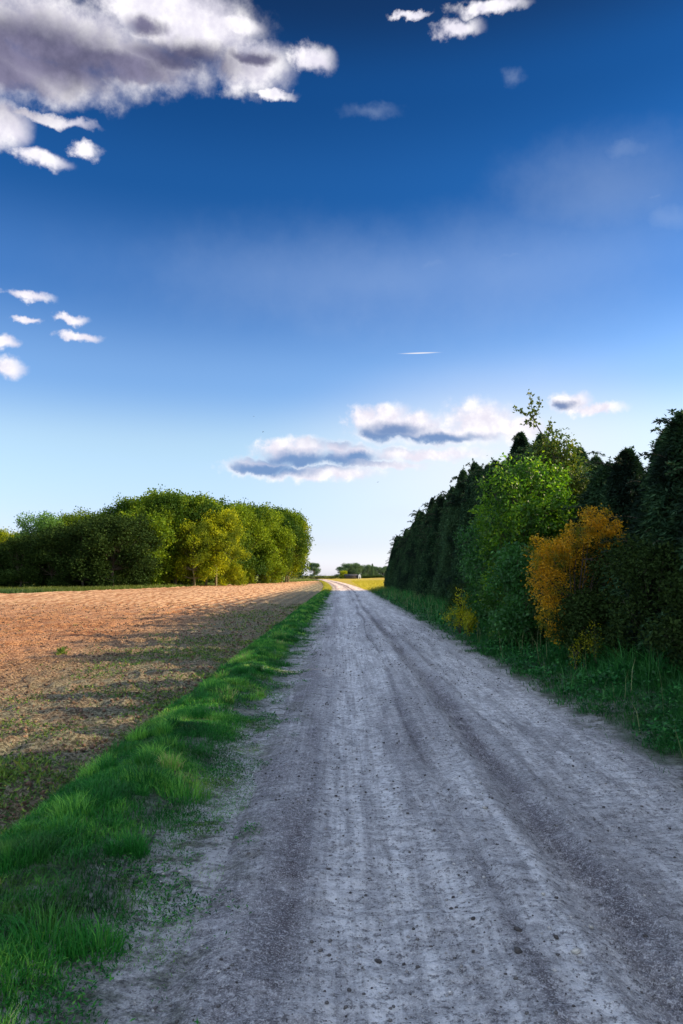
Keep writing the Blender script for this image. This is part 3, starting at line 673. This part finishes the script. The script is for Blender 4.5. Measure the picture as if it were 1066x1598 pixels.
# bright green bush
cb = ball_clumps(0, 0, .9, 4.3, 1.2, 1.2, 46, 5, .42, .75, .75)+ball_clumps(.85, .1, 1.6, 3.75, .75, .8, 16, 55, .4, .8, .8)
plant('green_bush', 'large bright green broadleaf bush standing in front of the dark hedge', 'bush', (4.35, 17.6, .12),
      leafy_mesh(cb, .08, 26000, M_GREEN, 31, ([(0,0,-.1),(.05,0,.8),(.0,.1,1.8),(.1,0,2.8),(.05,.1,3.8)], .07), twigs=3))
cb = ball_clumps(0, 0, .2, 3.4, 1.05, 1.7, 46, 6, .42, .6, .9)
plant('green_bush', 'darker green broadleaf bush left of and below the bright green one', 'bush', (4.35, 20.6, .1),
      leafy_mesh(cb, .085, 21000, M_MID, 32, ([(0,0,-.1),(.05,0,.8),(.0,.1,1.8),(.1,0,2.8)], .07), twigs=3))
cb = ball_clumps(0, 0, .1, 2.2, .95, 1.0, 30, 16, .38, .7, .9)
plant('green_bush', 'dark green bush at the foot of the bright green one, nearest the orange shrub', 'bush', (4.15, 16.6, .1),
      leafy_mesh(cb, .08, 15000, M_MID, 33, ([(0,0,-.1),(.05,0,.8),(.0,.1,1.5)], .05), twigs=3))
# oak sapling whose thin leader stands above everything
ox, oy = 5.05, 18.0
def rel(px, py, Y=18.0): X, z = px_at(px, Y, py); return (X-ox, Y-oy, z)
cb = [rel(855,700)+(.30,.3,.28), rel(880,712)+(.34,.35,.34), rel(895,745)+(.4,.4,.4), rel(860,750)+(.4,.4,.35), rel(905,770)+(.35,.4,.35), rel(878,690)+(.16,.16,.2), rel(845,735)+(.2,.2,.15), rel(893,715)+(.2,.2,.25),
      rel(815,760)+(.3,.3,.3), rel(840,790)+(.4,.4,.4), rel(900,800)+(.4,.4,.4), rel(870,830)+(.5,.5,.5), rel(808,775)+(.2,.2,.2)]
cr, tk = leafy_mesh(cb, .085, 6500, M_OAK, 41, ([(0,0,-.1),(.05,0,1.5),(.0,.1,3.0),rel(868,720),rel(862,700)], .06), twigs=3)
oak = plant('oak_sapling', 'slender sapling with olive leaves behind the green bush, its thin leader highest against the sky', 'tree', (ox, oy, .1), (cr, tk))
main = [rel(866,712), rel(855,690), rel(843,670), rel(837,655), rel(834,635), rel(832,615)]
br = [main, [main[3], rel(829,650), rel(818,648), rel(806,640)], [main[3], rel(842,648), rel(847,636), rel(848,624)], [main[2], rel(832,664), rel(823,664)], [main[1], rel(862,675), rel(864,660)]]
ps = [(np.array(b), np.linspace(.020 if i == 0 else .009, .005, len(b))) for i, b in enumerate(br)]
bv, bf = tubes(ps, 5); rr = np.random.RandomState(4); C_, D_ = [], []
for i, b in enumerate(br):
    b = np.array(b); m = (46 if i == 0 else 34); u = rr.uniform(.45 if i == 0 else .15, 1, m); pc = np.stack([np.interp(u, np.linspace(0, 1, len(b)), b[:, j]) for j in range(3)], 1)
    C_.append(pc+rr.normal(0, .035, (m, 3))); dd = rdir(m, rr); dd[:, 2] += .2; D_.append(dd)
C_ = np.concatenate(C_); D_ = np.concatenate(D_); v, f = diamonds(C_, D_, rdir(len(C_), rr), rr.uniform(.07, .12, len(C_)), rr.uniform(.05, .08, len(C_)))
me = mesh_np('leader_shoot', np.concatenate([bv, v]), np.concatenate([bf, f+len(bv)]), [M_BARK, M_OAK], {'tint': ('FACE', np.r_[np.zeros(len(bf)), rr.rand(len(f))*.6])}, midx=np.r_[np.zeros(len(bf)), np.ones(len(f))])
link('leader_shoot', me, oak)

# orange shrub: leafy on its crown and left flank, thinned low on the right to stand in for shade
bx, by = 4.35, 13.6
def ro(px, py, r, dy=0): Y = by+dy; X, z = px_at(px, Y, py); return (X-bx, dy, z-.1, r, r, r*.95)
cb = [ro(925,812,.22), ro(948,822,.24), ro(965,835,.18), ro(905,835,.26), ro(930,845,.30,.2), ro(958,850,.24), ro(880,850,.24), ro(858,855,.22), ro(846,870,.22,-.1), ro(868,878,.30,.1), ro(895,865,.28,.2),
      ro(845,900,.22,-.1), ro(862,912,.28), ro(842,925,.20,-.1), ro(858,945,.24), ro(850,965,.20,-.1), ro(866,985,.20), ro(880,935,.22,.3), ro(840,885,.16,-.2), ro(918,800,.12), ro(960,815,.12), ro(975,845,.1), ro(945,800,.08),
      ro(930,880,.26,.5), ro(960,885,.22,.5), ro(900,905,.26,.5), ro(880,965,.16), ro(895,985,.14), ro(985,910,.10), ro(970,950,.12,-.1), ro(940,930,.10), ro(915,955,.14,.1), ro(955,905,.10), ro(900,940,.16,.2), ro(990,870,.08), ro(925,1000,.14,-.2), ro(905,990,.14), ro(825,860,.08), ro(828,905,.08), ro(836,842,.08), ro(890,826,.10)]
plant('orange_shrub', 'shrub with glowing orange leaves in front of the dark hedge', 'shrub', (bx, by, .1),
      leafy_mesh(cb, .045, 16000, M_OR, 51, ([(0,0,-.1),(-.05,0,.5),(.0,.1,1.0),(.1,0,1.9)], .035), twigs=4, shell=.2))
# dark bramble bushes in the deep shade round it
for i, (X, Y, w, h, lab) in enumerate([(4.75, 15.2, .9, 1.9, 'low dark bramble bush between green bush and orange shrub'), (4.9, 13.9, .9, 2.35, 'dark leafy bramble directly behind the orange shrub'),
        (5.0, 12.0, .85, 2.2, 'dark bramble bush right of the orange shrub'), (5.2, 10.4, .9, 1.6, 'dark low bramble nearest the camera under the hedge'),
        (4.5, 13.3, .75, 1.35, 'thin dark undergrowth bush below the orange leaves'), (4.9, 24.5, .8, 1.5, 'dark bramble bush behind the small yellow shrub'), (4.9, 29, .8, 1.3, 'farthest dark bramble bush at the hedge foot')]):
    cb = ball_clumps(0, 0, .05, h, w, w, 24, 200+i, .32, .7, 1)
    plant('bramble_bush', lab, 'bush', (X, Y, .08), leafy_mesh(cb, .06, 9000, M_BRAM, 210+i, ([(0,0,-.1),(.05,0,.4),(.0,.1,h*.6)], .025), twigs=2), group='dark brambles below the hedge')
# small yellow shrubs
def sparse(px, Y, py_top, w, n, seed, mat, name, lab, leaf=.055, X=None):
    x, h = px_at(px, Y, py_top); rng = np.random.RandomState(seed); cl = []; ps = []
    for k in range(9):
        a = rng.uniform(0, 6.28); q = rng.uniform(.1, 1)*w; z = h*rng.uniform(.45, .97)*(1-.2*q/w)
        pts = np.array([(0,0,-.05), (math.cos(a)*q*.3, math.sin(a)*q*.3, z*.5), (math.cos(a)*q*.7, math.sin(a)*q*.7, z*.8), (math.cos(a)*q, math.sin(a)*q, z)]); ps.append((pts, np.linspace(.010, .003, 4)))
        for u in (.35, .55, .75, .9): cl.append(tuple(np.array([np.interp(u, np.linspace(0, 1, 4), pts[:, j]) for j in range(3)]))+(.10, .10, .12))
    cr, _ = leafy_mesh(cl, leaf, n, mat, seed, ([(0,0,0),(0,0,.1)], .01), limbs=False, shell=.2)
    tv, tf = tubes(ps, 4); plant(name, lab, 'shrub', (x, Y, .08), (cr, mesh_np('stems', tv, tf, M_BARK)), kids=('crown', 'stems'))
sparse(716, 21.0, 908, .42, 1100, 61, M_YEL, 'yellow_shrub', 'small loose shrub with yellow leaves at the bank edge, left of the green bushes')
sparse(730, 20.0, 950, .30, 700, 66, M_YEL, 'yellow_shrub', 'low yellow-leaved shoot at the foot of the loose yellow shrub')
sparse(777, 18.2, 985, .16, 260, 62, M_YEL, 'yellow_shrub', 'tiny yellow sapling in the grass below the green bushes', .045)
sparse(893, 12.9, 990, .24, 260, 63, M_YEL, 'yellow_shrub', 'yellow-green sapling in the grass under the orange shrub', .045)
sparse(925, 12.6, 950, .34, 420, 64, M_YEL, 'yellow_shrub', 'thin yellow-leaved sapling right of and below the orange shrub', .04)

# ---- grove left of the field
def tree_meshes(seed, low, nleaf, leaf, wide=.36, bark=None):
    """tree of unit height 10 m"""
    rng = np.random.RandomState(seed); cl = []
    for i in range(36):
        t = rng.rand()**.8; z = low+t*(10-low)*.93; a = rng.uniform(0, 6.28)
        env = 10*wide*np.sqrt(max(.05, 1-((t-.45)/.62)**2)); q = env*rng.uniform(.35, .95); r_ = rng.uniform(.65, 1.35)
        cl.append((math.cos(a)*q, math.sin(a)*q, z, r_, r_, r_*.85))
        if rng.rand() < .35: cl.append((math.cos(a)*q*1.15, math.sin(a)*q*1.15, z+rng.uniform(-.5,.5), r_*.45, r_*.45, r_*.4))
    tk = [(0,0,-.4)]+[(rng.uniform(-.12,.12)*k, rng.uniform(-.12,.12)*k, k*1.25) for k in range(1, 7)]
    return leafy_mesh(cl, leaf, nleaf, M_GLIT, seed, (tk, .17), bark=bark, shell=.6, wd=.7, flat=.3)
TA = [tree_meshes(300+k, 1.5, 15000, .26, .35, M_BARKL) for k in range(4)]     # visible boles
TB = [tree_meshes(320+k, .6, 15000, .26, .36) for k in range(3)]               # leafy to the ground
def gtree(px, Y, py, ms, mat, lab, group, sp=None, wide=1.0, name='broadleaf_tree'):
    X, H = px_at(px, Y, py); s = H/9.9; sw = s*wide
    plant(name, lab, 'tree', (X, Y, -.12), ms, rs.uniform(0, 6.28), group, (sw, sw, s), mat)
GD, GL, GR = 'shaded trees at the left end of the grove', 'sunlit trees in the middle of the grove', 'trees at the right end of the grove'
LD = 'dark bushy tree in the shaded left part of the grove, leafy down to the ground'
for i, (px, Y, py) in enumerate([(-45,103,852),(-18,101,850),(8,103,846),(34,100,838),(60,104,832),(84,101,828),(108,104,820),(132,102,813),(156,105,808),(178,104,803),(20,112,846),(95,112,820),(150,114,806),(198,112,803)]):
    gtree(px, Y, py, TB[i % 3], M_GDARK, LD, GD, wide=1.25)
for i, (px, Y, py) in enumerate([(92,128,808),(118,130,806),(145,132,800),(168,134,794),(192,134,788),(214,136,782)]):
    gtree(px, Y, py, TA[i % 4], M_GLIT, 'green tree behind the dark left part of the grove, only its sunlit top showing', 'sunlit tree tops behind the dark left part')
for i, (px, Y, py) in enumerate([(-30,170,826),(-8,172,828),(10,168,826),(26,172,830)]):
    gtree(px, Y, py, TB[i % 3], M_GYEL, 'yellow-green sunlit tree far behind at the left edge of the picture', 'far yellow-green trees at the left edge', wide=1.2)
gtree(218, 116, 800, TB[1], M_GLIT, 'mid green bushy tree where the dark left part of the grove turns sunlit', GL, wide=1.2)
LM = 'sunlit green tree with a bare lower trunk in the middle of the grove'
for i, (px, Y, py) in enumerate([(228,122,782),(250,124,774),(275,126,772),(300,128,776),(322,128,784)]):
    gtree(px, Y, py, TA[i % 4], M_GLIT, LM, GL)
for i, (px, Y, py) in enumerate([(240,132,774),(262,134,769),(285,137,771),(308,140,774),(330,144,780),(350,150,784),(270,150,772),(310,155,776),(345,165,786)]):
    gtree(px, Y, py, TB[i % 3], M_GLIT, 'tall green tree in the second rank of the grove, its top forming the highest skyline', 'second rank of the grove')
gtree(338, 126, 800, TA[1], M_GYEL, 'yellow-green tree bulging out brightest in front of the grove', GL)
gtree(305, 122, 815, TA[2], M_GYEL, 'lower yellow-green tree in front of the middle of the grove', GL)
gtree(352, 130, 830, TB[1], M_GYEL, 'small yellow-green tree at the right foot of the brightest tree', GL, wide=1.1)
LR = 'green tree in the darker right part of the grove behind the bright bulging tree'
for i, (px, Y, py) in enumerate([(362,158,792),(378,162,792),(394,166,793),(410,170,795),(426,176,796),(440,182,798),(385,180,792),(405,186,793),(425,192,796),(368,175,789),(438,198,800),(428,205,800)]):
    gtree(px, Y, py, TA[i % 4] if i % 3 else TB[i % 3], M_GLIT, LR, GR)
gtree(446, 190, 803, TA[3], M_GYEL, 'last tree at the right end of the grove, leaning its crown toward the track', GR)
gtree(450, 196, 810, TA[0], M_GLIT, 'smaller tree just behind the last tree at the right end of the grove', GR)
for i, (px, Y, py) in enumerate([(372,156,893),(392,161,892),(345,146,888),(300,134,892),(262,126,892),(415,168,893),(432,176,892),(238,122,890)]):
    X, H = px_at(px, Y, py); s = H/9.9*1.2; plant('understorey_bush', 'low yellow-green bush among the boles at the foot of the grove', 'bush', (X, Y-2, -.2), TB[i % 3], rs.uniform(0, 6), 'bushes at the foot of the grove', (s*1.3, s*1.3, s*1.1), M_GYEL)
PINE = conifer_mesh(10, 2.1, 401, 9000, M_PINE, ln=.55, wd=.2, droop=.3, spikes=40)
gtree(63, 122, 800, TB[1], M_PINE, 'solitary feathery tree whose top stands above the dark trees at the left', None, wide=1.0)

# ---- far trees, hedge and barn on the horizon
def ftree(px, Y, py, ms, mat, lab, group=None, wide=1.3): gtree(px, Y, py, ms, mat, lab, group, wide=wide)
ftree(463, 350, 881, TA[2], M_FAR, 'round distant tree nearest the right end of the grove', None, 1.3)
ftree(490, 350, 879, TA[1], M_FAR, 'round distant tree standing alone left of the track on the horizon', None, 1.15)
for i, (px, Y, py) in enumerate([(533,430,884),(542,432,879),(550,434,878),(558,436,882)]): ftree(px, Y, py, TB[i % 3], M_FAR, 'distant tree in the domed clump straight above the track', 'domed clump of distant trees', 1.5)
for i, (px, Y, py) in enumerate([(566,440,885),(573,442,881),(580,444,883),(589,446,884),(597,448,885),(606,450,883),(616,450,884)]): ftree(px, Y, py, TB[i % 3], M_FAR, 'distant tree in the row between the domed clump and the hedge end', 'row of distant trees beside the hedge end', 1.4)
ftree(536, 415, 890, TB[2], M_GYEL, 'small pale green tree in front of the domed distant clump', None, 1.5)
X, H = px_at(581, 430, 880); plant('spruce_tree', 'tiny pointed spruce on the horizon among the distant trees', 'tree', (X, 430, -.1), PINE, 0, None, (.5, .5, H/10), M_FAR)
def lowhedge(px0, px1, Y, h, lab, seed):
    rng = np.random.RandomState(seed); X0, X1 = px_at(px0, Y), px_at(px1, Y); n = int((X1-X0)/1.1); L_ = X1-X0
    cb = [(X0+L_*(i+.5)/n-(X0+X1)/2, rng.uniform(-.5, .5), h*rng.uniform(.35, .7), 1.1, .9, h*.45) for i in range(n)]
    cr, tk = leafy_mesh(cb, .3, 5200, M_GDARK, seed, ([(0,0,-.1),(0,0,h*.4)], .1), limbs=True); plant('field_hedge', lab, 'hedge', ((X0+X1)/2, Y, -.2), (cr, tk))
lowhedge(452, 538, 380, 2.0, 'low dark hedge on the horizon left of the white-gabled shed', 71)
lowhedge(565, 600, 400, 1.6, 'low hedge on the horizon right of the white-gabled shed', 72)

def simplemat(name, a, b, sc=2., rough=.8):
    m, t = newmat(name); s = T(t); n = s.noise(s.pos(), sc, 4); s.done(s.mix(s.mr(n, .35, .65), a, b), rough, n, .3, .02); return m
M_ROOF = simplemat('dark_roofing', (.02,.02,.025), (.045,.045,.05)); M_BOARD = simplemat('dark_boards', (.03,.025,.02), (.06,.05,.04)); M_WHITE = simplemat('white_render', (.75,.74,.70), (.85,.84,.8)); M_DOOR = simplemat('door_paint', (.08,.09,.08), (.12,.13,.12))
def boxmesh(name, x0, x1, y0, y1, z0, z1, m):
    v = [(x, y, z) for z in (z0, z1) for y in (y0, y1) for x in (x0, x1)]; return mesh_np(name, v, [(0,2,3,1),(4,5,7,6),(0,1,5,4),(2,6,7,3),(0,4,6,2),(1,3,7,5)], m)
SY = 395; sx = px_at(549, SY); shed = thing('farm_shed', 'long low dark shed with a small white gable end on the horizon', 'shed', (sx, SY, -.2))
link('wall', boxmesh('wall', -4, 3.5, 0, 3.2, 0, 1.55, M_BOARD), shed)
rv = [(-4.2,-.25,1.5),(3.5,-.25,1.5),(3.5,1.6,2.5),(-4.2,1.6,2.5),(-4.2,3.45,1.5),(3.5,3.45,1.5),(-4.2,-.25,1.62),(3.5,-.25,1.62),(3.5,1.6,2.62),(-4.2,1.6,2.62),(-4.2,3.45,1.62),(3.5,3.45,1.62)]
link('roof', mesh_np('roof', rv, [(0,1,2,3),(3,2,5,4),(6,9,8,7),(9,10,11,8),(0,6,7,1),(4,5,11,10),(0,3,9,6),(3,4,10,9),(1,7,8,2),(2,8,11,5)], M_ROOF), shed)
gv = [(3.5,-.3,0),(4.9,-.3,0),(4.9,-.3,1.9),(4.2,-.3,2.7),(3.5,-.3,1.9),(3.5,3.3,0),(4.9,3.3,0),(4.9,3.3,1.9),(4.2,3.3,2.7),(3.5,3.3,1.9)]
bm_ = bpy.data.meshes.new('gable'); bm_.from_pydata(gv, [], [(0,1,2,3,4),(5,9,8,7,6),(0,5,6,1),(1,6,7,2),(2,7,8,3),(3,8,9,4),(4,9,5,0)]); bm_.materials.append(M_WHITE); link('gable', bm_, shed)
link('door', boxmesh('door', 3.95, 4.45, -.34, -.302, .02, 1.2, M_DOOR), shed)

# ---- birds
def bird(px, py, Y, s, bank, hd, lab):
    X, z = px_at(px, Y, py); t = thing('bird', lab, 'bird', (X, Y, z), hd, 'small birds in flight', s); t.rotation_euler = (bank, .1, hd)
    u = np.linspace(0, 1, 9); bp = np.stack([0*u, -.5+u, .03*np.sin(u*3)], 1); rr_ = np.array([.02,.05,.10,.13,.13,.11,.08,.075,.015]); v, f = tubes([(bp, rr_)], 8)
    tl = np.array([(-.03,-.42,.02),(.03,-.42,.02),(.13,-.72,.02),(-.13,-.72,.02)]); v = np.concatenate([v, tl]); f = np.concatenate([f, [[len(v)-4, len(v)-3, len(v)-2, len(v)-1]]])
    link('body', mesh_np('body', v, f, M_BIRD, smooth=True), t)
    for sd_ in (-1, 1):
        wv = []
        for q, (x, zz, c0, c1) in enumerate([(.08,.05,.22,-.15),(.35,.20,.24,-.12),(.65,.24,.16,-.12),(1.0,.14,-.06,-.12)]):
            wv += [(sd_*x, c0, zz), (sd_*x, c1, zz), (sd_*x, (c0+c1)/2, zz+.025), (sd_*x, (c0+c1)/2, zz-.01)]
        wf = []
        for q in range(3): a = q*4; wf += [(a,a+2,a+6,a+4),(a+2,a+1,a+5,a+6),(a+1,a+3,a+7,a+5),(a+3,a,a+4,a+7)]
        link('wing', mesh_np('wing', wv, wf, M_BIRD), t)
M_BIRD = simplemat('dark_feathers', (.02,.02,.025), (.04,.04,.05))
bird(394, 647, 62, .11, .2, .9, 'tiny dark bird, the upper of the two flying left of the low cloud')
bird(409, 672, 60, .15, -.5, 1.9, 'tiny dark bird with spread wings, the lower of the two left of the low cloud')
bird(590, 752, 66, .10, .4, 2.6, 'tiny dark bird flying below the low grey cloud')
